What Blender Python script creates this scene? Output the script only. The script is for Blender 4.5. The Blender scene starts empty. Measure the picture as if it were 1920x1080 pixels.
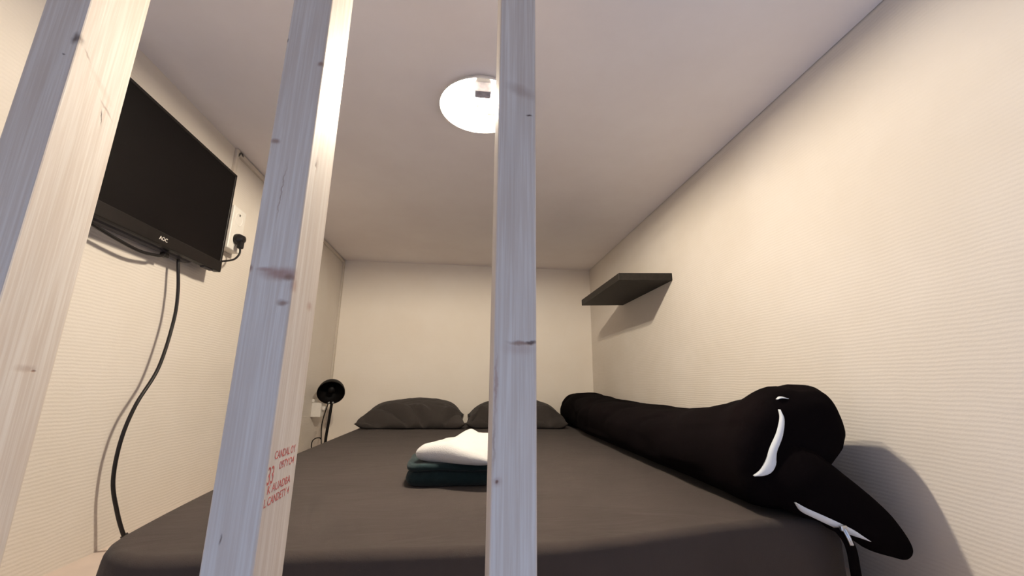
import bpy, bmesh, math, random
import numpy as np
from mathutils import Vector, Matrix, noise
from mathutils.bvhtree import BVHTree

scene = bpy.context.scene
random.seed(4)
H = 0.385                      # eye height of the camera above the loft platform

# ------------------------------------------------------------------ camera
cam_data = bpy.data.cameras.new('camera')
cam = bpy.data.objects.new('camera', cam_data)
scene.collection.objects.link(cam)
cam_data.sensor_fit = 'HORIZONTAL'
cam_data.sensor_width = 36.0
cam_data.lens = 769.0 / 1920.0 * 36.0
cam_data.clip_start = 0.01
R = ((0.99366, 0.03611, 0.10645), (-0.11192, 0.22886, 0.96700), (0.01056, -0.97279, 0.23145))
cam.matrix_world = Matrix(((R[0][0], -R[0][1], -R[0][2], 0), (R[1][0], -R[1][1], -R[1][2], 0),
                           (R[2][0], -R[2][1], -R[2][2], H), (0, 0, 0, 1)))
scene.camera = cam

# ------------------------------------------------------------------ world: cool daylight of the room outside the sleeping loft
world = bpy.data.worlds.new('world')
scene.world = world
world.use_nodes = True
world.node_tree.nodes['Background'].inputs['Color'].default_value = (0.57, 0.72, 1.08, 1)
world.node_tree.nodes['Background'].inputs['Strength'].default_value = 1.05

scene.view_settings.view_transform = 'Standard'
scene.view_settings.look = 'None'
scene.view_settings.gamma = 1.0
scene.view_settings.use_curve_mapping = False
scene.view_settings.exposure = 0.0
BULB_STRENGTH = 3450.0
BULB_COLOR = (1.0, 0.88, 0.70, 1)

XL, XR, YB, ZC = -0.835, 0.858, 2.75, 0.806 + H     # left wall, right wall, back wall, ceiling
COL = scene.collection

# ------------------------------------------------------------------ helpers
def Zc(z):
    return z + H

def link(name, mesh, mat=None, parent=None, smooth=False):
    o = bpy.data.objects.new(name, mesh)
    COL.objects.link(o)
    if mat is not None:
        mesh.materials.clear(); mesh.materials.append(mat)
    if parent is not None:
        o.parent = parent
        o.matrix_parent_inverse = Matrix.Translation(parent.location).inverted()
    if smooth:
        for p in mesh.polygons:
            p.use_smooth = True
    return o

def from_bm(name, bm, mat=None, parent=None, smooth=False):
    bmesh.ops.recalc_face_normals(bm, faces=bm.faces)
    me = bpy.data.meshes.new(name)
    bm.to_mesh(me); bm.free()
    return link(name, me, mat, parent, smooth)

def tag(o, label, cat, group=None):
    o['label'] = label; o['category'] = cat
    if group:
        o['group'] = group
    return o

def thing(name, label, cat, loc, group=None):
    o = bpy.data.objects.new(name, None)
    COL.objects.link(o)
    o.location = loc
    o.empty_display_size = 0.05
    return tag(o, label, cat, group)

def struct(o):
    o['kind'] = 'structure'
    return o

def bm_box(lo, hi, bevel=0.0, seg=2, bm=None):
    b = bmesh.new()
    vs = bmesh.ops.create_cube(b, size=1.0)['verts']
    for v in vs:
        v.co = Vector((lo[i] + (v.co[i] + 0.5) * (hi[i] - lo[i]) for i in range(3)))
    if bevel:
        bmesh.ops.bevel(b, geom=list(b.edges), offset=bevel, segments=seg, profile=0.5, affect='EDGES')
    if bm is None:
        return b
    me = bpy.data.meshes.new('tmp'); b.to_mesh(me); b.free()
    bm.from_mesh(me); bpy.data.meshes.remove(me)
    return bm

def box(name, lo, hi, mat, parent=None, bevel=0.0, seg=2):
    return from_bm(name, bm_box(lo, hi, bevel, seg), mat, parent)

def bm_lathe(profile, seg=40, mtx=None, bm=None):
    b = bm or bmesh.new()
    rings = []
    for r, z in profile:
        if r < 1e-6:
            rings.append([b.verts.new((0, 0, z))])
        else:
            rings.append([b.verts.new((r * math.cos(2 * math.pi * k / seg), r * math.sin(2 * math.pi * k / seg), z)) for k in range(seg)])
    new = [v for ring in rings for v in ring]
    for A, B in zip(rings, rings[1:]):
        for k in range(seg):
            k2 = (k + 1) % seg
            if len(A) == 1 and len(B) > 1:
                b.faces.new((A[0], B[k], B[k2]))
            elif len(B) == 1 and len(A) > 1:
                b.faces.new((A[k], B[0], A[k2]))
            elif len(A) > 1:
                b.faces.new((A[k], B[k], B[k2], A[k2]))
    if mtx is not None:
        for v in new:
            v.co = mtx @ v.co
    return b

def catmull(pts, n=10):
    P = [Vector(p) for p in pts]
    P = [P[0] * 2 - P[1]] + P + [P[-1] * 2 - P[-2]]
    out = []
    for i in range(1, len(P) - 2):
        p0, p1, p2, p3 = P[i - 1:i + 3]
        for k in range(n):
            t = k / n
            out.append(0.5 * ((2 * p1) + (p2 - p0) * t + (2 * p0 - 5 * p1 + 4 * p2 - p3) * t * t + (3 * p1 - p0 - 3 * p2 + p3) * t ** 3))
    out.append(P[-2].copy())
    return out

def bm_tube(pts, r, seg=10, bm=None, n=8, squash=None):
    b = bm or bmesh.new()
    path = catmull(pts, n) if n > 1 else [Vector(p) for p in pts]
    rings = []
    prev = None
    for i, p in enumerate(path):
        t = (path[min(i + 1, len(path) - 1)] - path[max(i - 1, 0)]).normalized()
        if prev is None:
            u = t.orthogonal().normalized()
        else:
            u = (prev - t * prev.dot(t)).normalized()
        prev = u
        w = t.cross(u)
        rings.append([b.verts.new(p + r * (math.cos(2 * math.pi * k / seg) * u + math.sin(2 * math.pi * k / seg) * w)) for k in range(seg)])
    for A, B in zip(rings, rings[1:]):
        for k in range(seg):
            b.faces.new((A[k], A[(k + 1) % seg], B[(k + 1) % seg], B[k]))
    b.faces.new(rings[0]); b.faces.new(rings[-1])
    return b

def axis_matrix(origin, zdir, xhint=(1, 0, 0)):
    z = Vector(zdir).normalized()
    x = Vector(xhint); x = (x - z * x.dot(z)).normalized()
    y = z.cross(x)
    return Matrix(((x.x, y.x, z.x, origin[0]), (x.y, y.y, z.y, origin[1]), (x.z, y.z, z.z, origin[2]), (0, 0, 0, 1)))

def text_mesh(name, body, size, mtx, mat, parent, extrude=0.0002, shear=0.0, xscale=1.0, offset=0.0):
    c = bpy.data.curves.new('t', 'FONT')
    c.body = body; c.size = size; c.extrude = extrude; c.shear = shear; c.resolution_u = 3; c.offset = offset
    o = bpy.data.objects.new('t', c)
    COL.objects.link(o)
    bpy.context.view_layer.update()
    me = bpy.data.meshes.new_from_object(o.evaluated_get(bpy.context.evaluated_depsgraph_get()))
    bpy.data.objects.remove(o); bpy.data.curves.remove(c)
    me.transform(mtx @ Matrix.Diagonal((xscale, 1, 1, 1)))
    me.name = name
    return link(name, me, mat, parent)

def fbm(p, octv=4):
    a, s, f = 0.0, 1.0, 1.0
    for _ in range(octv):
        a += s * noise.noise(Vector(p) * f); s *= 0.5; f *= 2.03
    return a

def ridge(p):
    return 1.0 - abs(noise.noise(Vector(p))) * 2.0

# ------------------------------------------------------------------ materials
class NT:
    def __init__(self, name, rough=0.6, spec=0.5):
        self.m = bpy.data.materials.new(name)
        self.m.use_nodes = True
        self.t = self.m.node_tree
        self.b = self.t.nodes['Principled BSDF']
        self.b.inputs['Roughness'].default_value = rough
        self.b.inputs['Specular IOR Level'].default_value = spec
    def n(self, kind, **kw):
        nd = self.t.nodes.new(kind)
        for k, v in kw.items():
            setattr(nd, k, v)
        return nd
    def l(self, a, b):
        self.t.links.new(a, b)
    def coord(self, scale=(1, 1, 1)):
        c = self.n('ShaderNodeTexCoord'); mp = self.n('ShaderNodeMapping')
        mp.inputs['Scale'].default_value = scale
        self.l(c.outputs['Object'], mp.inputs['Vector'])
        return mp.outputs['Vector']
    def noise(self, vec, scale, detail=4, rough=0.55, dist=0.0):
        nd = self.n('ShaderNodeTexNoise')
        nd.inputs['Scale'].default_value = scale; nd.inputs['Detail'].default_value = detail
        nd.inputs['Roughness'].default_value = rough; nd.inputs['Distortion'].default_value = dist
        self.l(vec, nd.inputs['Vector'])
        return nd.outputs['Fac']
    def ramp(self, fac, stops):
        r = self.n('ShaderNodeValToRGB')
        e = r.color_ramp.elements
        while len(e) < len(stops):
            e.new(0.5)
        for el, (p, c) in zip(e, stops):
            el.position = p; el.color = (*c, 1)
        self.l(fac, r.inputs['Fac'])
        return r.outputs['Color']
    def math(self, op, a, b=None, c=None):
        nd = self.n('ShaderNodeMath', operation=op)
        for i, v in enumerate((a, b, c)):
            if v is None:
                continue
            if isinstance(v, (int, float)):
                nd.inputs[i].default_value = v
            else:
                self.l(v, nd.inputs[i])
        return nd.outputs[0]
    def mix(self, fac, a, b, blend='MIX'):
        nd = self.n('ShaderNodeMix', data_type='RGBA', blend_type=blend)
        for s, v in (('Factor', fac), ('A', a), ('B', b)):
            sock = [i for i in nd.inputs if i.name == s and (i.type == 'RGBA' if s != 'Factor' else i.type == 'VALUE')][0]
            if isinstance(v, (int, float)):
                sock.default_value = v
            elif isinstance(v, tuple):
                sock.default_value = (*v, 1)
            else:
                self.l(v, sock)
        return [o for o in nd.outputs if o.type == 'RGBA'][0]
    def color(self, c):
        if isinstance(c, tuple):
            self.b.inputs['Base Color'].default_value = (*c, 1)
        else:
            self.l(c, self.b.inputs['Base Color'])
    def bump(self, h, strength=0.3, dist=0.002):
        bp = self.n('ShaderNodeBump')
        bp.inputs['Strength'].default_value = strength; bp.inputs['Distance'].default_value = dist
        self.l(h, bp.inputs['Height']); self.l(bp.outputs['Normal'], self.b.inputs['Normal'])

def wall_mat(name, ribs=0.5, base=(0.765, 0.705, 0.64), base2=(0.72, 0.655, 0.58)):
    k = NT(name, rough=0.75, spec=0.25)
    v = k.coord()
    k.color(k.ramp(k.noise(v, 2.3, 5, 0.6), [(0.35, base2), (0.62, base)]))
    vv = k.n('ShaderNodeVectorMath', operation='ADD')
    nz = k.n('ShaderNodeTexNoise'); nz.inputs['Scale'].default_value = 9; nz.inputs['Detail'].default_value = 4
    k.l(v, nz.inputs['Vector'])
    sc = k.n('ShaderNodeVectorMath', operation='SCALE'); sc.inputs['Scale'].default_value = 0.012
    k.l(nz.outputs['Color'], sc.inputs[0]); k.l(v, vv.inputs[0]); k.l(sc.outputs[0], vv.inputs[1])
    w = k.n('ShaderNodeTexWave', wave_type='BANDS', bands_direction='Z')
    w.inputs['Scale'].default_value = 40.0; w.inputs['Distortion'].default_value = 0.6
    w.inputs['Detail'].default_value = 2; w.inputs['Detail Scale'].default_value = 6
    k.l(vv.outputs[0], w.inputs['Vector'])
    fine = k.noise(k.coord((1, 1, 1.6)), 190, 3, 0.6)
    h = k.math('ADD', k.math('MULTIPLY', w.outputs['Fac'], ribs), k.math('MULTIPLY', fine, 0.9))
    k.bump(h, 0.40, 0.0011)
    return k.m

def plain(name, color, rough=0.5, spec=0.5, metal=0.0, nscale=60, var=0.12, bump=0.0):
    k = NT(name, rough, spec)
    k.b.inputs['Metallic'].default_value = metal
    f = k.noise(k.coord(), nscale, 3)
    k.color(k.ramp(f, [(0.3, tuple(c * (1 - var) for c in color)), (0.7, tuple(min(1, c * (1 + var)) for c in color))]))
    if bump:
        k.bump(f, bump, 0.001)
    return k.m

def cloth(name, color, weave=900, rough=0.95, sheen=0.15, var=0.1, bump=0.25, spec=0.1):
    k = NT(name, rough, spec)
    k.b.inputs['Sheen Weight'].default_value = sheen
    k.b.inputs['Sheen Roughness'].default_value = 0.6
    v = k.coord()
    big = k.noise(v, 7, 4)
    k.color(k.ramp(big, [(0.3, tuple(c * (1 - var) for c in color)), (0.7, tuple(c * (1 + var) for c in color))]))
    k.bump(k.noise(v, weave, 2), bump, 0.0008)
    return k.m

def sheet_mat(name, color):
    k = NT(name, 0.95, 0.1)
    k.b.inputs['Sheen Weight'].default_value = 0.05
    v = k.coord()
    k.color(k.ramp(k.noise(v, 7, 4), [(0.3, tuple(c * .93 for c in color)), (0.7, tuple(c * 1.07 for c in color))]))
    h = k.math('ADD', k.math('MULTIPLY', k.noise(k.coord((1, 2.6, 1)), 5.5, 3, 0.5, 1.2), 9.0), k.noise(v, 700, 2))
    k.bump(h, 0.35, 0.0012)
    return k.m

def emit(name, color, strength):
    k = NT(name)
    k.color((0.9, 0.88, 0.8))
    k.b.inputs['Emission Color'].default_value = color
    k.b.inputs['Emission Strength'].default_value = strength
    return k.m

def wood(name, knots, seed):
    k = NT(name, rough=0.62, spec=0.3)
    k.b.inputs['Roughness'].default_value = 0.6
    c = k.n('ShaderNodeTexCoord')
    vec = c.outputs['Object']
    off = k.n('ShaderNodeVectorMath', operation='ADD'); off.inputs[1].default_value = (seed * 3.1, seed * 1.7, seed)
    k.l(vec, off.inputs[0])
    # warp the grain sideways near each knot
    mp = k.n('ShaderNodeMapping'); mp.inputs['Scale'].default_value = (1, 1, 0.022)
    k.l(off.outputs[0], mp.inputs['Vector'])
    grain = k.noise(mp.outputs['Vector'], 300, 3, 0.6, 0.25)
    mp2 = k.n('ShaderNodeMapping'); mp2.inputs['Scale'].default_value = (1, 1, 0.09)
    k.l(off.outputs[0], mp2.inputs['Vector'])
    broad = k.noise(mp2.outputs['Vector'], 38, 3, 0.5, 0.4)
    col = k.ramp(broad, [(0.3, (0.58, 0.51, 0.445)), (0.7, (0.69, 0.63, 0.565))])
    col = k.mix(k.math('MULTIPLY', k.ramp(grain, [(0.42, (1, 1, 1)), (0.62, (0, 0, 0))]), 0.36), col, (0.46, 0.34, 0.26))
    wob = k.n('ShaderNodeTexNoise'); wob.inputs['Scale'].default_value = 90; wob.inputs['Detail'].default_value = 3
    k.l(vec, wob.inputs['Vector'])
    wsub = k.n('ShaderNodeVectorMath', operation='SUBTRACT'); wsub.inputs[1].default_value = (0.5, 0.5, 0.5)
    k.l(wob.outputs['Color'], wsub.inputs[0])
    wsc = k.n('ShaderNodeVectorMath', operation='SCALE'); wsc.inputs['Scale'].default_value = 0.006
    k.l(wsub.outputs[0], wsc.inputs[0])
    wv = k.n('ShaderNodeVectorMath', operation='ADD')
    k.l(vec, wv.inputs[0]); k.l(wsc.outputs[0], wv.inputs[1])
    height = k.math('MULTIPLY', grain, 0.35)
    for pos, rad, rot, dark, kc in knots:
        m = k.n('ShaderNodeMapping', vector_type='TEXTURE')
        m.inputs['Location'].default_value = pos
        m.inputs['Rotation'].default_value = rot
        m.inputs['Scale'].default_value = rad
        k.l(wv.outputs[0], m.inputs['Vector'])
        ln = k.n('ShaderNodeVectorMath', operation='LENGTH'); k.l(m.outputs['Vector'], ln.inputs[0])
        d = ln.outputs['Value']
        fac = k.n('ShaderNodeMapRange', interpolation_type='SMOOTHSTEP')
        fac.inputs['From Min'].default_value = 1.0; fac.inputs['From Max'].default_value = 0.15
        k.l(d, fac.inputs['Value'])
        f = k.math('MULTIPLY', fac.outputs['Result'], dark)
        col = k.mix(f, col, kc)
        height = k.math('SUBTRACT', height, k.math('MULTIPLY', f, 0.9))
    k.color(col)
    k.bump(height, 0.35, 0.0015)
    return k.m

M = {}
M['wall_side'] = wall_mat('wallpaper_ribbed', 0.55)
M['wall_back'] = wall_mat('wallpaper_plain', 0.12, (0.93, 0.86, 0.77), (0.90, 0.82, 0.72))
kc = NT('ceiling_paint', 0.8, 0.2)
v_ = kc.coord()
kc.color(kc.ramp(kc.noise(v_, 2.0, 6, 0.62), [(0.33, (0.84, 0.77, 0.74)), (0.66, (0.90, 0.84, 0.81))]))
kc.bump(kc.noise(v_, 60, 4), 0.12, 0.001)
M['ceiling'] = kc.m
M['added_wall'] = plain('added_wall_paint', (0.30, 0.27, 0.25), 0.8, 0.2, nscale=8, var=0.05)  # dark paint for the added shading wall, so it bounces little light
M['platform'] = plain('painted_platform', (0.66, 0.55, 0.48), 0.7, 0.2, nscale=12, var=0.06)
M['plastic_white'] = plain('white_plastic', (0.78, 0.74, 0.68), 0.4, 0.4, var=0.03)
M['trunking'] = plain('trunking_plastic', (0.66, 0.59, 0.51), 0.5, 0.3, var=0.04)
M['socket_dark'] = plain('socket_hole', (0.10, 0.09, 0.08), 0.7, 0.2)
M['black_plastic'] = plain('black_plastic', (0.012, 0.010, 0.010), 0.42, 0.35)
M['screen'] = plain('screen_black', (0.005, 0.004, 0.004), 0.55, 0.06, var=0.03)
M['bezel'] = plain('bezel_black', (0.009, 0.007, 0.0065), 0.45, 0.2)
M['tv_back'] = plain('tv_back_grey', (0.05, 0.045, 0.05), 0.6, 0.3)
M['silver'] = plain('silver_letters', (0.75, 0.70, 0.64), 0.35, 0.5)
M['shelf'] = plain('shelf_blackbrown', (0.020, 0.016, 0.013), 0.55, 0.25, nscale=90, var=0.3)
M['sheet'] = sheet_mat('sheet_grey', (0.056, 0.0455, 0.042))
M['pillow'] = cloth('pillow_grey', (0.044, 0.037, 0.034), 800, sheen=0.05)
M['duvet'] = cloth('duvet_black', (0.0042, 0.0030, 0.0034), 900, sheen=0.0, spec=0.02)
M['lining'] = cloth('white_lining', (0.72, 0.76, 0.80), 900, sheen=0.0, var=0.05)
M['towel_white'] = cloth('towel_white', (0.63, 0.615, 0.60), 420, sheen=0.3, var=0.03, bump=0.9)
M['towel_green'] = cloth('towel_green', (0.009, 0.022, 0.025), 420, sheen=0.1, var=0.2, bump=0.9)
M['steel'] = plain('zip_metal', (0.62, 0.64, 0.66), 0.3, 0.5, metal=0.9)
M['lamp_black'] = plain('lamp_black', (0.006, 0.005, 0.005), 0.5, 0.2)
M['pan'] = plain('pan_white', (0.82, 0.80, 0.76), 0.45, 0.4, var=0.02)
M['ballast'] = plain('grey_label', (0.38, 0.36, 0.40), 0.6, 0.3, var=0.2)
M['porcelain'] = plain('pink_block', (0.48, 0.27, 0.20), 0.5, 0.3)
M['earth'] = plain('earth_wire', (0.45, 0.50, 0.04), 0.5, 0.3)
M['stamp'] = plain('red_ink', (0.50, 0.13, 0.11), 0.8, 0.1, nscale=300, var=0.35)
M['bulb'] = emit('bulb_glow', BULB_COLOR, BULB_STRENGTH)

# ------------------------------------------------------------------ the setting
YF = -0.90                                     # the alcove's walls go on to about here, past the camera
struct(box('wall_left', (XL - 0.1, YF, -0.12), (XL, YB + 0.1, ZC + 0.1), M['wall_side']))
struct(box('wall_right', (XR, YF, -0.12), (XR + 0.1, YB + 0.1, ZC + 0.1), M['wall_side']))
struct(box('wall_back', (XL, YB, -0.12), (XR, YB + 0.1, ZC + 0.1), M['wall_back']))
struct(box('ceiling', (XL, YF, ZC), (XR - 0.003, YB, ZC + 0.1), M['ceiling']))
struct(box('added_shade_wall', (XL, YF - 0.1, Zc(0.12)), (XR, YF, ZC + 0.1), M['added_wall']))   # unseen wall piece behind the viewer, added to shade the post tops
struct(box('floor', (XL, 0.42, -0.12), (XR, YB, 0.0), M['platform']))

# ------------------------------------------------------------------ mattress with fitted sheet
def mattress():
    x0, x1, y0, y1, h = -0.568, 0.735, 0.672, 2.735, 0.154
    cx, cy, hx, hy = (x0 + x1) / 2, (y0 + y1) / 2, (x1 - x0) / 2, (y1 - y0) / 2
    Rp, r = 0.10, 0.020
    def plan(u, v):
        x, y = u * hx, v * hy
        dx, dy = abs(x) - (hx - Rp), abs(y) - (hy - Rp)
        if dx > 0 and dy > 0:
            m, ln = max(dx, dy), math.hypot(dx, dy)
            sx, sy = math.copysign(1, x), math.copysign(1, y)
            x = sx * (hx - Rp + dx * m / ln); y = sy * (hy - Rp + dy * m / ln)
        return x, y
    def inset(x, y):
        dx, dy = abs(x) - (hx - Rp), abs(y) - (hy - Rp)
        if dx > 0 and dy > 0:
            return Rp - math.hypot(dx, dy)
        return min(hx - abs(x), hy - abs(y))
    def params(n, half):
        k = 14
        edge = [1 - (r * 1.3 / half) * (i / k) for i in range(k)]
        mid = list(np.linspace(-(1 - r * 1.3 / half), 1 - r * 1.3 / half, n))
        return [-e for e in edge] + mid + edge[::-1]
    us, vs = params(46, hx), params(80, hy)
    bm = bmesh.new()
    grid = []
    for v in vs:
        row = []
        for u in us:
            x, y = plan(u, v)
            e = max(0.0, inset(x, y))
            t = max(0.0, 1 - e / r)
            z = h - r * (1 - math.sqrt(max(0, 1 - t * t)))
            X, Y = x + cx, y + cy
            if x < 0:
                X += 0.055 * (-x / hx) * max(0, 1 - (Y - y0) / 0.55) ** 1.5
            q = min(1.0, max(0.0, (X - 0.10) / 0.50)); q = q * q * (3 - 2 * q)
            Y += 0.085 * q * max(0, 1 - (Y - y0) / 0.7) ** 1.3
            if e > r * 0.5:
                w = min(1, (e - r * .5) / 0.1)
                z += w * (0.0022 * fbm((X * 5, Y * 2.2, 1.3)) + 0.0012 * ridge((X * 3 + 0.6 * Y, Y * 9 + X * 2, 4.0)))
            # the sheet pulls the foot end down a little
            z -= 0.003 * max(0, 1 - (Y - y0) / 0.22) ** 2
            row.append(bm.verts.new((X, Y, z)))
        grid.append(row)
    for j in range(len(vs) - 1):
        for i in range(len(us) - 1):
            bm.faces.new((grid[j][i], grid[j][i + 1], grid[j + 1][i + 1], grid[j + 1][i]))
    nU, nV = len(us), len(vs)
    loop = [grid[0][i] for i in range(nU)] + [grid[j][-1] for j in range(1, nV)] + [grid[-1][i] for i in range(nU - 2, -1, -1)] + [grid[j][0] for j in range(nV - 2, 0, -1)]
    prev = loop
    zt = [1.0, 0.75, 0.5, 0.25, 0.0]
    for q in zt[1:]:
        cur = []
        for i, v in enumerate(loop):
            c = Vector((v.co.x, v.co.y, v.co.z * q))
            bul = 0.005 * math.sin(math.pi * q) + 0.003 * noise.noise(Vector((c.x * 9, c.y * 9, q * 2)))
            d = Vector((c.x - cx, c.y - cy, 0)).normalized()
            cur.append(bm.verts.new(c + d * bul))
        for i in range(len(loop)):
            k2 = (i + 1) % len(loop)
            bm.faces.new((prev[i], cur[i], cur[k2], prev[k2]))
        prev = cur
    root = thing('mattress', 'low double mattress lying on the loft platform under a dark grey fitted sheet', 'mattress', (cx, cy, 0))
    from_bm('fitted_sheet', bm, M['sheet'], root, smooth=True)
    box('mattress_core', (x0 + .10, y0 + .14, 0.0), (x1 - .06, y1 - .06, h - .03), M['plastic_white'], root, 0.02)
mattress()
ZM = 0.154

# ------------------------------------------------------------------ posts
def post(x0, x1, mat, label):
    y0, y1 = 0.46, 0.537
    o = box('wooden_post', (0, 0, 0), (x1 - x0, y1 - y0, ZC - 0.0005), mat, None, 0.0028, 3)
    o.location = (x0, y0, 0)
    return tag(o, label, 'post', 'pine posts across the front of the sleeping loft')
BR, DK, RD = (0.25, 0.14, 0.10), (0.06, 0.03, 0.025), (0.33, 0.17, 0.13)
def kn(p, base, rad, dark=0.8, col=BR, rot=(0, 0, 0)):
    return ((p[0] - base, p[1] - 0.46, Zc(p[2])), rad, rot, dark, col)
P1, P2, P3 = -0.5175, -0.2385, 0.031
w1 = wood('pine_a', [
    kn((-.471, .514, .009), P1, (.01, .004, .0025), .9, BR), kn((-.471, .505, .012), P1, (.01, .016, .006), .35, BR),
    kn((-.471, .512, .325), P1, (.006, .0014, .014), .9, DK, (0.15, 0, 0)),
    kn((-.471, .500, .362), P1, (.01, .034, .007), .28, (0.50, 0.38, 0.30), (-0.62, 0, 0)),
    kn((-.471, .515, .338), P1, (.01, .020, .0022), .45, BR, (-0.62, 0, 0)),
    kn((-.471, .475, .385), P1, (.01, .010, .0022), .5, BR, (-0.75, 0, 0)),
    kn((-.473, .462, .395), P1, (.006, .008, .012), .8, DK), kn((-.480, .46, .372), P1, (.003, .006, .002), .8, DK),
], 1)
w2 = wood('pine_b', [
    kn((-.232, .46, .278), P2, (.008, .006, .005), .75, BR), kn((-.205, .46, .117), P2, (.030, .012, .011), .75, RD),
    kn((-.196, .46, .113), P2, (.008, .010, .006), .8, BR), kn((-.199, .46, .085), P2, (.008, .006, .005), .75, BR),
    kn((-.222, .46, .121), P2, (.012, .006, .004), .55, RD), kn((-.237, .46, .122), P2, (.004, .006, .006), .7, BR),
    kn((-.238, .46, .421), P2, (.003, .005, .004), .9, DK), kn((-.224, .46, -.144), P2, (.0012, .005, .007), .7, DK),
    kn((-.217, .46, .215), P2, (.0011, .005, .05), .5, BR, (0, .04, 0)), kn((-.191, .479, .26), P2, (.006, .003, .005), .95, DK),
    kn((-.191, .481, .262), P2, (.006, .008, .014), .35, BR), kn((-.191, .515, .091), P2, (.006, .012, .008), .55, RD),
    kn((-.191, .465, .105), P2, (.006, .010, .012), .5, RD),
    kn((-.193, .46, .39), P2, (.006, .006, .006), .8, BR),
], 2)
w3 = wood('pine_c', [
    kn((.062, .46, .047), P3, (.022, .01, .0035), .75, BR), kn((.073, .46, .048), P3, (.009, .01, .003), .8, DK),
    kn((.060, .46, .040), P3, (.026, .01, .010), .25, RD),
    kn((.0365, .46, -.098), P3, (.003, .006, .0026), .95, DK), kn((.037, .46, -.098), P3, (.008, .008, .007), .4, RD),
    kn((.070, .46, .340), P3, (.006, .006, .002), .9, DK), kn((.060, .46, .376), P3, (.030, .01, .012), .35, BR, (0, 0.45, 0)),
    kn((.034, .46, .0), P3, (.0025, .005, .05), .5, RD), kn((.033, .46, -.06), P3, (.002, .005, .04), .4, BR),
], 3)
post(P1, P1 + .0475, w1, 'leftmost pale pine post, in front of the television')
post2 = post(P2, P2 + .0475, w2, 'middle pale pine post with red ink stamp and big knot')
post(P3, P3 + .0485, w3, 'rightmost pale pine post, standing in front of the ceiling light')

# red stamp on the side of the middle post
fx = P2 + .0475 + 0.0001
def stamp(body, size, y, z, xs=0.8, shear=0.0):
    m = Matrix(((0, 0, 1, fx), (1, 0, 0, y), (0, 1, 0, Zc(z)), (0, 0, 0, 1)))
    text_mesh('stamp_line', body, size, m, M['stamp'], post2, 0.0001, shear, xs)
stamp('CANDAL OY', 0.0115, .474, -.0765, .80)
stamp('33', 0.0245, .463, -.099, .62)
stamp('097YO4', 0.0115, .4885, -.0885, .98)
stamp('K AUADBA', 0.0115, .467, -.108, .98)
stamp('L CANDETY 4', 0.0115, .4635, -.1195, .84)

# ------------------------------------------------------------------ television
def television():
    x, y0, y1, z0, z1 = -0.780, 0.785, 1.345, Zc(.338), Zc(.674)
    t = thing('television', 'small flat black television mounted on the left wall', 'television', (XL + .02, (y0 + y1) / 2, z0))
    # rim around the screen
    box('back_panel', (x - .020, y0, z0), (x - .004, y1, z1), M['black_plastic'], t, 0.003)
    bm = bmesh.new()
    bm_box((x - .006, y0, z0 + .030), (x, y0 + .009, z1), .0012, 1, bm)
    bm_box((x - .006, y1 - .009, z0 + .030), (x, y1, z1), .0012, 1, bm)
    bm_box((x - .006, y0, z1 - .009), (x, y1, z1), .0012, 1, bm)
    from_bm('screen_frame', bm, M['bezel'], t)
    bz = box('lower_bezel', (x - .007, y0, z0), (x + .0015, y1, z0 + .034), M['bezel'], t, 0.002)
    box('screen', (x - .005, y0 + .006, z0 + .030), (x - .0012, y1 - .006, z1 - .006), M['screen'], t)
    # swelling of the case behind, lower half
    box('back_housing', (x - .048, y0 + .06, z0 - .004), (x - .018, y1 - .10, z0 + .20), M['tv_back'], t, 0.012, 3)
    box('wall_bracket', (XL, 1.0, z0 + .09), (x - .040, 1.12, z0 + .21), M['black_plastic'], t, 0.004)
    box('status_sensor', (x - .016, y1 - .075, z0 - .004), (x - .004, y1 - .030, z0 + .002), M['tv_back'], t, 0.001)
    m = Matrix(((0, 0, 1, x + .0016), (1, 0, 0, 1.071), (0, 1, 0, z0 + .0125), (0, 0, 0, 1)))
    lg = text_mesh('logo', 'AOC', 0.0135, m, M['silver'], bz, 0.0002, 0, 1.0, 0.0002)
    lg['label'] = 'silver AOC lettering'
television()

# cable looping below the TV
c = thing('signal_cable', 'short black cable looping just below the television', 'cable', (-.80, 1.03, Zc(.31)))
from_bm('cable_sheath', bm_tube([(-.803, .835, Zc(.350)), (-.801, .900, Zc(.329)), (-.80, .959, Zc(.318)), (-.80, 1.046, Zc(.310)), (-.80, 1.10, Zc(.316)), (-.80, 1.118, Zc(.320)), (-.803, 1.132, Zc(.326))], .0040), M['black_plastic'], c, True)
box('connector', (-.812, 1.128, Zc(.321)), (-.798, 1.146, Zc(.3335)), M['black_plastic'], c, .002)

# long cable hanging to the platform
c = thing('hanging_cable', 'long black cable hanging in a curve from the television to the mattress', 'cable', (-.775, 1.17, 0))
from_bm('cable_sheath', bm_tube([(-.806, 1.193, Zc(.333)), (-.805, 1.195, Zc(.315)), (-.800, 1.207, Zc(.245)), (-.797, 1.209, Zc(.163)), (-.795, 1.186, Zc(.037)),
    (-.798, 1.139, Zc(-.057)), (-.803, 1.124, Zc(-.138)), (-.805, 1.130, Zc(-.225)), (-.797, 1.150, Zc(-.295)), (-.785, 1.168, Zc(-.350)), (-.776, 1.177, Zc(-.372))], .0042), M['black_plastic'], c, True)
from_bm('connector', bm_tube([(-.784, 1.169, Zc(-.352)), (-.772, 1.180, Zc(-.376))], .0075, 10, None, 1), M['black_plastic'], c, True)

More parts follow.
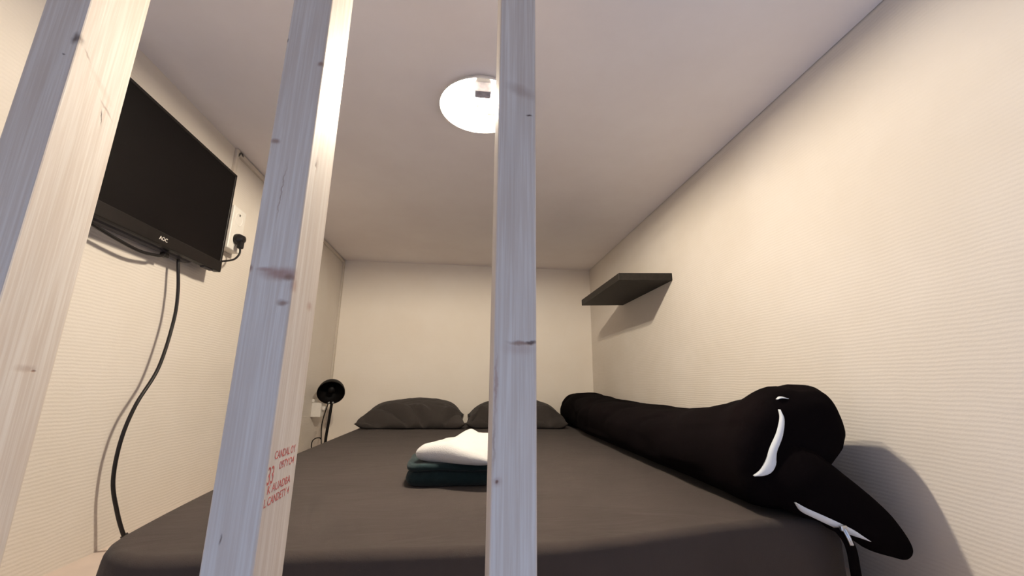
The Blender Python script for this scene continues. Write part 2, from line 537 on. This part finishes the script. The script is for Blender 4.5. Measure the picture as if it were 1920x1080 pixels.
# ------------------------------------------------------------------ double socket beside the TV, plug and power cable
def socket_box():
    y0, y1, z0, z1, xf = 1.392, 1.470, Zc(.437), Zc(.590), -.799
    t = thing('double_socket', 'white double wall socket beside the television, lower outlet in use', 'socket', (XL, (y0 + y1) / 2, z0))
    box('housing', (XL, y0, z0), (xf, y1, z1), M['plastic_white'], t, .004, 3)
    for zc in (z1 - .040, z0 + .040):
        m = axis_matrix((xf, (y0 + y1) / 2, zc), (1, 0, 0), (0, 1, 0))
        ring = from_bm('outlet', bm_lathe([(.0, -.0015), (.0185, -.0015), (.0195, .0010), (.0225, .0016), (.024, .0)], 32, m), M['plastic_white'], t, True)
        for s in (-1, 1):
            mm = axis_matrix((xf - .0010, (y0 + y1) / 2 + s * .0095, zc), (1, 0, 0), (0, 1, 0))
            from_bm('pin_hole', bm_lathe([(0, .0006), (.003, .0006), (.003, -.0004)], 14, mm), M['socket_dark'], ring)
        box('earth_clip', (xf - .001, (y0 + y1) / 2 - .003, zc + .0125), (xf + .0012, (y0 + y1) / 2 + .003, zc + .0195), M['socket_dark'], ring)
    p = thing('power_plug', 'black right-angled plug and lead in the socket by the television', 'plug', (xf + .02, (y0 + y1) / 2, z0 + .04))
    yc, zc = (y0 + y1) / 2 - .002, z0 + .042
    m = axis_matrix((xf + .001, yc, zc), (1, 0, 0), (0, 1, 0))
    body = bm_lathe([(0, 0), (.0165, 0), (.0185, .004), (.0185, .012), (.015, .020), (.011, .028), (0, .030)], 24, m)
    bm_box((xf + .010, yc - .009, zc - .034), (xf + .028, yc + .009, zc + .004), .005, 2, body)
    from_bm('plug_body', body, M['black_plastic'], p, False)
    from_bm('power_lead', bm_tube([(xf + .019, yc, zc - .028), (xf + .018, yc + .005, zc - .050), (xf + .014, yc - .012, zc - .075), (-.79, yc - .05, zc - .093), (-.806, 1.34, Zc(.372)), (-.818, 1.29, Zc(.37))], .0032), M['black_plastic'], p, True)
socket_box()

# ------------------------------------------------------------------ cable trunking
t = thing('cable_trunking', 'thin pale cable trunking running from the socket along the ceiling to the back corner', 'trunking', (XL, 2.0, Zc(.79)))
tw = .017
box('riser', (XL, 1.397, Zc(.5905)), (XL + .010, 1.397 + tw, ZC - .001), M['trunking'], t, .0015)
box('ceiling_run', (XL, 1.397 + tw, ZC - .004 - tw), (XL + .010, YB - .001, ZC - .004), M['trunking'], t, .0015)
box('corner_drop', (XL, YB - .024, Zc(-.10)), (XL + .011, YB - .0005, ZC - .004 - tw), M['trunking'], t, .0015)
bm = bm_tube([(XL + .006, 1.408, ZC - .030), (XL + .012, 1.412, ZC - .012), (XL + .012, 1.424, ZC - .008), (XL + .006, 1.440, ZC - .014)], .0028, 8)
from_bm('wire_elbow', bm, M['socket_dark'], t, True)

# ------------------------------------------------------------------ bedside socket box
t = thing('adapter_box', 'small white plug adapter on the left wall behind the reading lamp', 'adapter', (XL, 2.45, Zc(-.17)))
box('housing', (XL, 2.46, Zc(-.180)), (XL + .052, 2.515, Zc(-.103)), M['plastic_white'], t, .003)
box('wall_plate', (XL, 2.455, Zc(-.1025)), (XL + .014, 2.52, Zc(-.084)), M['plastic_white'], t, .003)
from_bm('side_plug', bm_lathe([(0, 0), (.014, 0), (.014, .014), (.009, .018), (0, .018)], 20, axis_matrix((XL + .052, 2.487, Zc(-.135)), (1, 0, 0), (0, 1, 0))), M['plastic_white'], t, True)

# ------------------------------------------------------------------ reading lamp
def reading_lamp():
    bx_, by_ = -.740, 2.46
    t = thing('reading_lamp', 'black reading lamp with round domed shade beside the bed head', 'lamp', (bx_, by_, 0))
    from_bm('base', bm_lathe([(0, 0), (.055, 0), (.058, .006), (.052, .016), (.012, .022), (0, .022)], 32, Matrix.Translation((bx_, by_, 0))), M['lamp_black'], t, True)
    from_bm('stem', bm_tube([(bx_ + .002, by_, .018), (bx_ - .0, by_, Zc(-0.286)), (bx_ + .006, by_, Zc(-0.197)), (bx_ + .012, by_, Zc(-0.093))], .0075, 12), M['lamp_black'], t, True)
    from_bm('spring_rod', bm_tube([(bx_ - .012, by_ - .012, .03), (bx_ - .024, by_ - .014, Zc(-0.217)), (bx_ - .002, by_ - .012, Zc(-0.096))], .0030, 8), M['lamp_black'], t, True)
    m = axis_matrix((bx_ + .010, by_ - .030, Zc(-0.050)), (-.22, .85, .55), (1, 0, 0))
    prof = []
    r, h = .072, .085
    for k in range(13):
        a = math.pi / 2 * k / 12
        prof.append((r * math.cos(a), h * math.sin(a)))
    inner = [(max(0, q[0] - .003), q[1] - .003) for q in prof[::-1]]
    inner[-1] = (r - .003, .0)
    from_bm('shade', bm_lathe(prof + inner, 44, m), M['lamp_black'], t, True)
    from_bm('lamp_holder', bm_lathe([(0, .02), (.018, .02), (.018, .085), (0, .085)], 20, m), M['lamp_black'], t, True)
    for s in (-1, 1):
        from_bm('hinge_screw', bm_lathe([(0, 0), (.0055, 0), (.0055, .004), (0, .006)], 14, axis_matrix((bx_ + .010 + s * .011, by_ - .010, Zc(-0.102)), (0, -1, 0.2))), M['steel'], t, True)
    from_bm('lamp_cord', bm_tube([(bx_ - .005, by_ - .05, .012), (bx_ - .012, by_ - .035, Zc(-0.295)), (bx_ - .035, by_ - .03, Zc(-0.284)), (bx_ - .058, by_ - .03, Zc(-0.300)), (bx_ - .062, by_ - .02, Zc(-0.339)), (bx_ - .05, by_, Zc(-0.372))], .0028, 8), M['lamp_black'], t, True)
reading_lamp()

# ------------------------------------------------------------------ wall shelf
t = thing('wall_shelf', 'black-brown floating shelf on the right wall near the back corner', 'shelf', (XR, 1.87, Zc(.44)))
bm = bm_box((.623, 1.593, Zc(.440)), (XR, 2.155, Zc(.472)), .0012, 1)
for v in bm.verts:
    v.co.z -= .009 * (XR - v.co.x) / .235           # the free edge droops a little
from_bm('shelf_board', bm, M['shelf'], t)

# ------------------------------------------------------------------ ceiling light
def ceiling_light():
    cx, cy = .021, 1.034
    t = thing('ceiling_light', 'round white ceiling light without a cover, bulbs glowing behind the right post', 'light', (cx, cy, ZC))
    m = Matrix.Translation((cx, cy, ZC)) @ Matrix.Diagonal((1, 1, -1, 1))
    from_bm('base_pan', bm_lathe([(0, 0), (.096, 0), (.099, .003), (.1205, .026), (.1215, .029), (.120, .030), (.1180, .028), (.098, .007), (.094, .004), (0, .004)], 64, m), M['pan'], t, True)
    for (bx_, by_, dx) in ((cx - .014, cy - .005, -1), (cx + .018, cy + .008, 1)):
        hm = axis_matrix((bx_ - dx * .012, by_, ZC - .0195), (dx, 0.12, 0), (0, 1, 0))
        hd = from_bm('bulb_holder', bm_lathe([(0, 0), (.0095, 0), (.0095, .013), (.009, .016), (0, .016)], 24, hm), M['pan'], t, True)
        gm = axis_matrix((bx_, by_, ZC - .0195), (dx, 0.12, 0), (0, 1, 0))
        from_bm('bulb', bm_lathe([(0, .004), (.007, .004), (.009, .009), (.0110, .016), (.0115, .024), (.0100, .032), (.006, .036), (0, .038)], 24, gm), M['bulb'], t, True)
        box('holder_foot', (bx_ - dx * .006 - .005, by_ - .008, ZC - .014), (bx_ - dx * .006 + .005, by_ + .008, ZC - .0035), M['pan'], hd, .001)
    box('driver_label', (cx - .022, cy - .076, ZC - .034), (cx + .022, cy - .048, ZC - .004), M['ballast'], t, .001)
    box('terminal_block', (cx + .000, cy + .022, ZC - .012), (cx + .046, cy + .048, ZC - .004), M['porcelain'], t, .002)
    from_bm('earth_wire', bm_tube([(cx - .060, cy + .045, ZC - .005), (cx - .045, cy + .052, ZC - .014), (cx - .028, cy + .044, ZC - .018), (cx - .012, cy + .034, ZC - .016), (cx + .002, cy + .024, ZC - .012)], .0028, 8), M['earth'], t, True)
    from_bm('supply_wire', bm_tube([(cx - .07, cy + .030, ZC - .005), (cx - .04, cy + .030, ZC - .016), (cx - .02, cy + .004, ZC - .020), (cx - .006, cy - .028, ZC - .016), (cx - .004, cy - .050, ZC - .012)], .0020, 8), M['ballast'], t, True)
ceiling_light()

# ------------------------------------------------------------------ pillows
def pillow(name, cx, cy, hw, hd, hh, tilt, yaw, seed, label, creases):
    bm = bmesh.new()
    n, m = 116, 84
    def surf(side):
        g = []
        for j in range(m + 1):
            row = []
            for i in range(n + 1):
                u, v = -1 + 2 * i / n, -1 + 2 * j / m
                pin = 1 - 0.10 * (1 - abs(u) ** 2) * abs(v) ** 3
                pin2 = 1 - 0.07 * (1 - abs(v) ** 2) * abs(u) ** 3
                x, y = u * hw * pin2, v * hd * pin
                th = max(0, (1 - abs(u) ** (2.4 if u < 0 else 3.2))) ** .55 * max(0, (1 - abs(v) ** 2.4)) ** (.80 if side > 0 else .45)
                e = min(1, th * 2)
                if side > 0:
                    z = hh * 1.32 * th
                    nn = Vector((x * 7 + seed, y * 7, seed * 2.3))
                    z += e * (0.010 * fbm((x * 4 + seed, y * 4, seed)) )
                    cr = ridge((x * 5.0 + y * 6 + seed, y * 9 - x * 3.0, seed * 1.7))
                    z -= e * 0.003 * max(0, cr - 0.72) / 0.28 * (1 if v < 0.2 else .4)
                    for (ua, va, ub, vb, dep) in creases:
                        A = Vector((ua * hw, va * hd)); Bv = Vector((ub * hw, vb * hd)); q = Vector((x, y))
                        t = max(0, min(1, (q - A).dot(Bv - A) / (Bv - A).length_squared))
                        sd = (q - (A + (Bv - A) * t)); dd = sd.length
                        sgn = 1 if (Bv - A).cross(q - A) > 0 else -1
                        env = math.sin(math.pi * (0.12 + 0.76 * t))
                        z -= 2.2 * dep * env * math.exp(-(dd / .009) ** 2)
                        z += dep * 1.3 * env * math.exp(-((sgn * dd - .024) / .020) ** 2)
                else:
                    z = -hh * 0.50 * min(1, th * 2.5)
                row.append((x, y, z))
            g.append(row)
        return g
    top, bot = surf(1), surf(-1)
    T = [[bm.verts.new(p) for p in row] for row in top]
    B = [[(T[j][i] if i in (0, n) or j in (0, m) else bm.verts.new(bot[j][i])) for i in range(n + 1)] for j in range(m + 1)]
    for j in range(m):
        for i in range(n):
            bm.faces.new((T[j][i], T[j][i + 1], T[j + 1][i + 1], T[j + 1][i]))
            bm.faces.new((B[j][i], B[j + 1][i], B[j + 1][i + 1], B[j][i + 1]))
    mt = Matrix.Rotation(yaw, 4, 'Z') @ Matrix.Rotation(tilt, 4, 'X')
    bmesh.ops.transform(bm, matrix=mt, verts=bm.verts)
    for v in bm.verts:      # keep the case above the sheet: the lower side lies flat
        zz = v.co.z + ZM + .040
        v.co.z = max(zz, ZM + .0045)
    o = from_bm(name, bm, M['pillow'], None, True)
    me = o.data
    o.location = (cx, cy, 0)
    return tag(o, label, 'pillow', 'grey pillows at the head of the bed')
pillow('pillow', -.279, 2.52, .287, .215, .085, .05, 0.02, 3.1, 'dark grey pillow at the head of the bed, next to the reading lamp',
       [(-.52, -.62, .02, -.93, .020), (.02, -.72, .30, -.95, .018), (-.90, -.86, -.45, -.93, .016), (.62, -.93, .86, -.55, .016)])
pillow('pillow', .300, 2.525, .282, .205, .088, .05, -0.03, 7.7, 'dark grey pillow at the head of the bed, next to the black duvet',
       [(-.72, -.50, -.88, -.90, .016), (-.85, -.80, -.35, -.92, .016), (.30, -.84, .85, -.80, .016), (.45, -.80, .70, -.95, .014)])

# ------------------------------------------------------------------ folded towels
def towel(name, mat, label, w, d, heights, loc, yaw, bulge, seed, z0):
    root = thing(name, label, 'towel', (loc[0], loc[1], z0), 'folded towels on the bed')
    rot = Matrix.Translation((loc[0], loc[1], z0)) @ Matrix.Rotation(yaw, 4, 'Z')
    for L, lay_h in enumerate(heights):
        bm = bmesh.new()
        n, m, kz = 44, 36, 8
        zb = sum(heights[:L])
        base = bmesh.new()
        # closed rounded slab: superellipsoid grid
        def pt(u, v, s):
            x, y = u * w / 2, v * d / 2
            # round the corners a little
            q = (abs(u) ** 8 + abs(v) ** 8) ** (1 / 8)
            qq = max(abs(u), abs(v))
            if q > 0:
                x *= qq / q; y *= qq / q
            edge = max(0.0, 1 - ((1 - abs(u)) * w / 2) / (lay_h * .5)) if (1 - abs(u)) * w / 2 < lay_h * .5 else 0
            edge2 = max(0.0, 1 - ((1 - abs(v)) * d / 2) / (lay_h * .5)) if (1 - abs(v)) * d / 2 < lay_h * .5 else 0
            e = max(edge, edge2)
            hh = lay_h / 2 * math.sqrt(max(0, 1 - e * e))
            z = zb + lay_h / 2 + s * hh
            sag = bulge(u, v, L)
            z += sag * (zb + lay_h / 2 + s * hh) / sum(heights)
            z += 0.0016 * fbm((x * 30 + seed, y * 30, L * 3.3 + s)) * (1 if (s > 0 or L > 0) else 0)
            x += 0.003 * noise.noise(Vector((y * 18, L * 2.0, seed))); y += 0.003 * noise.noise(Vector((x * 18, L * 2.0, seed + 5)))
            return rot @ Vector((x, y, max(z, 0.0008)))
        def axis(nn):
            t = np.linspace(-1, 1, nn + 1)
            return [math.copysign(1 - (1 - abs(a)) ** 1.6, a) for a in t]
        us, vs = axis(n), axis(m)
        T = [[base.verts.new(pt(u, v, 1)) for u in us] for v in vs]
        B = [[(T[j][i] if i in (0, n) or j in (0, m) else base.verts.new(pt(us[i], vs[j], -1))) for i in range(n + 1)] for j in range(m + 1)]
        for j in range(m):
            for i in range(n):
                base.faces.new((T[j][i], T[j][i + 1], T[j + 1][i + 1], T[j + 1][i]))
                base.faces.new((B[j][i], B[j + 1][i], B[j + 1][i + 1], B[j][i + 1]))
        bm.free()
        from_bm('towel_fold', base, mat, root, True)
    return root
towel('folded_towel', M['towel_green'], 'dark green folded towel lying on the sheet under the white towel', .285, .20, (.034, .015),
      (.010, 1.135), 0.03, lambda u, v, L: -.006 * u - .014 * max(0, -u - .5), 1.0, ZM + .001)
def wb(u, v, L):
    z = .010 * math.exp(-((u - .25) / .45) ** 2 - ((v - .6) / .7) ** 2) + .017 * math.exp(-((u + 0.16 + .10 * v) / .17) ** 2) * max(0, v * .5 + .5)
    return z - .012 * max(0, -u) ** 2 - .016 * max(0, u + .1) * max(0, .4 - v)
towel('folded_towel', M['towel_white'], 'white fluffy folded towel on top of the green towel', .200, .185, (.047,),
      (.010, 1.105), -0.45, wb, 4.0, ZM + .0515)

# ------------------------------------------------------------------ rolled black duvet
def duvet():
    root = thing('rolled_duvet', 'long black rolled-up duvet lying along the right wall on the bed', 'duvet', (.68, 1.6, ZM))
    #  Y     left   right  top(z cam)   bottom
    tab = np.array([
        [.760, .600, .715, -.095, -.170],
        [.768, .552, .748, -.035, -.208],
        [.792, .530, .766, -.002, -.224],
        [.830, .530, .782,  .011, -.229],
        [.900, .532, .805, -.014, -.229],
        [1.00, .535, .830, -.034, -.229],
        [1.12, .538, .848, -.057, -.229],
        [1.30, .538, .845, -.070, -.229],
        [1.65, .545, .850, -.066, -.229],
        [2.00, .548, .850, -.064, -.229],
        [2.25, .584, .850, -.050, -.229],
        [2.42, .594, .850, -.034, -.229],
        [2.55, .592, .848, -.040, -.229],
        [2.66, .600, .840, -.070, -.227],
        [2.70, .640, .800, -.130, -.200]])
    ys = np.concatenate([np.linspace(.760, .84, 16), np.linspace(.85, 1.3, 38), np.linspace(1.32, 2.60, 64), np.linspace(2.615, 2.70, 10)])
    seg = 72
    bm = bmesh.new()
    rings = []
    def smooth_interp(y, col):
        return float(np.interp(y, tab[:, 0], tab[:, col]))
    for y in ys:
        l, r_, tp, bt = (np.mean([smooth_interp(min(max(y + d, .760), 2.70), c_) for d in (-.006, 0, .006)]) for c_ in (1, 2, 3, 4))
        cx, cz, a, b = (l + r_) / 2, (tp + bt) / 2, (r_ - l) / 2, (tp - bt) / 2
        ring = []
        endf = min(1, (y - .755) / .05, (2.705 - y) / .05)
        for k in range(seg):
            th = 2 * math.pi * k / seg
            ct, st = math.cos(th), math.sin(th)
            ex = .80 if st > 0 else .55
            x = cx + a * math.copysign(abs(ct) ** ex, ct)
            fr = min(1.0, max(0.0, (1.05 - y) / .17))
            z = cz + b * math.copysign(abs(st) ** ((.86 + (.25 * fr if ct < 0 else 0)) if st > 0 else .6), st)
            if ct > 0:                       # the front bulge overhangs towards the wall
                x = cx + (x - cx) * (1 - .62 * fr * min(1, max(0.0, (cz + .40 * b - z) / b)))
            x += .055 * fr * max(-.2, (z - cz) / b) * (1 - .75 * abs(ct))
            # folds: long soft creases running along and across the roll
            f1 = .010 * fbm((x * 6, y * 2.5, z * 6 + 3), 3)
            f2 = -.006 * max(0, ridge((x * 5 + y * 2.2, y * 3.2, z * 9)) - .6) / .4
            dsp = (f1 + f2) * max(0, endf) * (1 if st > -.3 else .15)
            x += ct * dsp; z += st * dsp
            x = min(x, .8555)
            if x < .70:
                z = max(z, -.2295)
            ring.append(bm.verts.new((x, y, Zc(z))))
        rings.append(ring)
    for A, B in zip(rings, rings[1:]):
        for k in range(seg):
            bm.faces.new((A[k], A[(k + 1) % seg], B[(k + 1) % seg], B[k]))
    for ring, s in ((rings[0], -1), (rings[-1], 1)):
        c0 = sum((v.co for v in ring), Vector()) / seg
        cv = bm.verts.new(c0 + Vector((0, s * .006, 0)))
        for k in range(seg):
            bm.faces.new((ring[k], ring[(k + 1) % seg], cv))
    body = from_bm('duvet_body', bm, M['duvet'], root, True)
    # the pointed loose corner that hangs over the edge of the mattress beside the wall
    path = [(.580, .805, -.135), (.630, .770, -.165), (.680, .755, -.199), (.723, .752, -.226), (.760, .751, -.252), (.786, .750, -.270), (.805, .750, -.285), (.813, .750, -.291)]
    hv = [.064, .060, .053, .046, .038, .028, .017, .006]
    hd = [.035, .042, .040, .035, .029, .021, .013, .004]
    P = [Vector((p[0], p[1], Zc(p[2]))) for p in path]
    bm = bmesh.new()
    n = 6
    fine = catmull(P, n)
    hvf = np.interp(np.linspace(0, len(P) - 1, len(fine)), range(len(P)), hv)
    hdf = np.interp(np.linspace(0, len(P) - 1, len(fine)), range(len(P)), hd)
    rings = []
    for i, p in enumerate(fine):
        t = (fine[min(i + 1, len(fine) - 1)] - fine[max(i - 1, 0)]).normalized()
        up = Vector((.45, 0, .89)); up = (up - t * up.dot(t)).normalized()
        dp = t.cross(up)
        ring = []
        for k in range(40):
            th = 2 * math.pi * k / 40
            w = 1 + .05 * noise.noise(Vector((p.x * 20, math.cos(th) * 1.5, math.sin(th) * 1.5)))
            vv = p + up * hvf[i] * math.sin(th) * w + dp * hdf[i] * math.cos(th) * w
            if vv.x < .72 and vv.y > .745:
                vv.z = max(vv.z, Zc(-.2295))
            ring.append(bm.verts.new(vv))
        rings.append(ring)
    for A, B in zip(rings, rings[1:]):
        for k in range(40):
            bm.faces.new((A[k], A[(k + 1) % 40], B[(k + 1) % 40], B[k]))
    bm.faces.new(rings[0]); bm.faces.new(rings[-1])
    flap = from_bm('duvet_corner', bm, M['duvet'], root, True)
    dg = bpy.context.evaluated_depsgraph_get()
    def bvh(o):
        b = bmesh.new(); b.from_mesh(o.data)
        tr = BVHTree.FromBMesh(b); b.free()
        return tr
    tb, tf = bvh(body), bvh(flap)
    def on(x, z, off=.003):
        best = None
        for tr in (tb, tf):
            h = tr.ray_cast(Vector((x, .3, Zc(z))), Vector((0, 1, 0)))
            if h[0] is not None and (best is None or h[0].y < best):
                best = h[0].y
        return Vector((x, (best if best is not None else .72) - off, Zc(z)))
    def ribbon(name, rows, mat, parent, lab=None):
        # rows: (x, z, half width, angle of the width direction in the xz plane); a strip with thickness following the cloth
        pts = catmull([(r[0], r[1], r[2]) for r in rows], 6)
        b = bmesh.new()
        F, K = [], []
        for i, p in enumerate(pts):
            q = pts[min(i + 1, len(pts) - 1)] - pts[max(i - 1, 0)]
            d = Vector((q.x, q.y)).normalized(); nrm = Vector((-d.y, d.x))
            row, row2 = [], []
            for s in (-1, -.33, .33, 1):
                x, z = p.x + nrm.x * s * max(p.z, .0006), p.y + nrm.y * s * max(p.z, .0006)
                w = on(x, z, .0035 + .0025 * (1 - s * s))
                row.append(b.verts.new(w)); row2.append(b.verts.new(w + Vector((0, .006, 0))))
            F.append(row); K.append(row2)
        for i in range(len(F) - 1):
            for s in range(3):
                b.faces.new((F[i][s], F[i][s + 1], F[i + 1][s + 1], F[i + 1][s]))
                b.faces.new((K[i][s], K[i + 1][s], K[i + 1][s + 1], K[i][s + 1]))
            b.faces.new((F[i][0], F[i + 1][0], K[i + 1][0], K[i][0]))
            b.faces.new((F[i][3], K[i][3], K[i + 1][3], F[i + 1][3]))
        b.faces.new(F[0] + K[0][::-1]); b.faces.new(F[-1] + K[-1][::-1])
        o = from_bm(name, b, mat, parent, True)
        if lab:
            o['label'] = lab
        return o
    ribbon('lining_strip', [(.615, -.040, .0006), (.614, -.057, .0035), (.601, -.085, .0050), (.583, -.112, .0055), (.574, -.134, .0070), (.562, -.151, .0062), (.546, -.160, .0008)], M['lining'], body, 'white lining showing through a slit')
    ribbon('lining_strip', [(.622, -.021, .0004), (.632, -.0175, .0018), (.643, -.0195, .0004)], M['lining'], body)
    zp = ribbon('zip_tape', [(.598, -.199, .0006), (.612, -.211, .0042), (.633, -.221, .0050), (.657, -.232, .0052), (.681, -.243, .0048), (.701, -.252, .0022), (.714, -.258, .0005)], M['lining'], flap, 'white zip tape')
    a = on(.662, -.235, .010)
    m = bmesh.new()
    bm_box((a.x - .006, a.y - .004, a.z - .004), (a.x + .006, a.y + .003, a.z + .005), .0015, 1, m)
    bm_tube([a + Vector((0, -.003, 0)), a + Vector((.003, -.006, -.012)), a + Vector((.007, -.006, -.024))], .0022, 8, m, 3)
    bm_tube([a + Vector((-.003, -.003, -.002)), a + Vector((.0, -.006, -.013)), a + Vector((.004, -.006, -.024))], .0016, 8, m, 3)
    from_bm('zip_pull', m, M['steel'], flap)
    s = bmesh.new()
    sp = catmull([(.655, .726, Zc(-.236)), (.663, .718, Zc(-.250)), (.668, .716, Zc(-.268)), (.669, .716, Zc(-.300)), (.669, .716, Zc(-.340)), (.669, .717, Zc(-.384))], 6)
    F = []
    for p in sp:
        F.append([s.verts.new(p + Vector((dx, dy, 0))) for dx, dy in ((-.009, -.0015), (.009, -.0015), (.009, .0015), (-.009, .0015))])
    for A, B in zip(F, F[1:]):
        for k in range(4):
            s.faces.new((A[k], A[(k + 1) % 4], B[(k + 1) % 4], B[k]))
    s.faces.new(F[0]); s.faces.new(F[-1])
    from_bm('strap', s, M['duvet'], flap, True)
duvet()
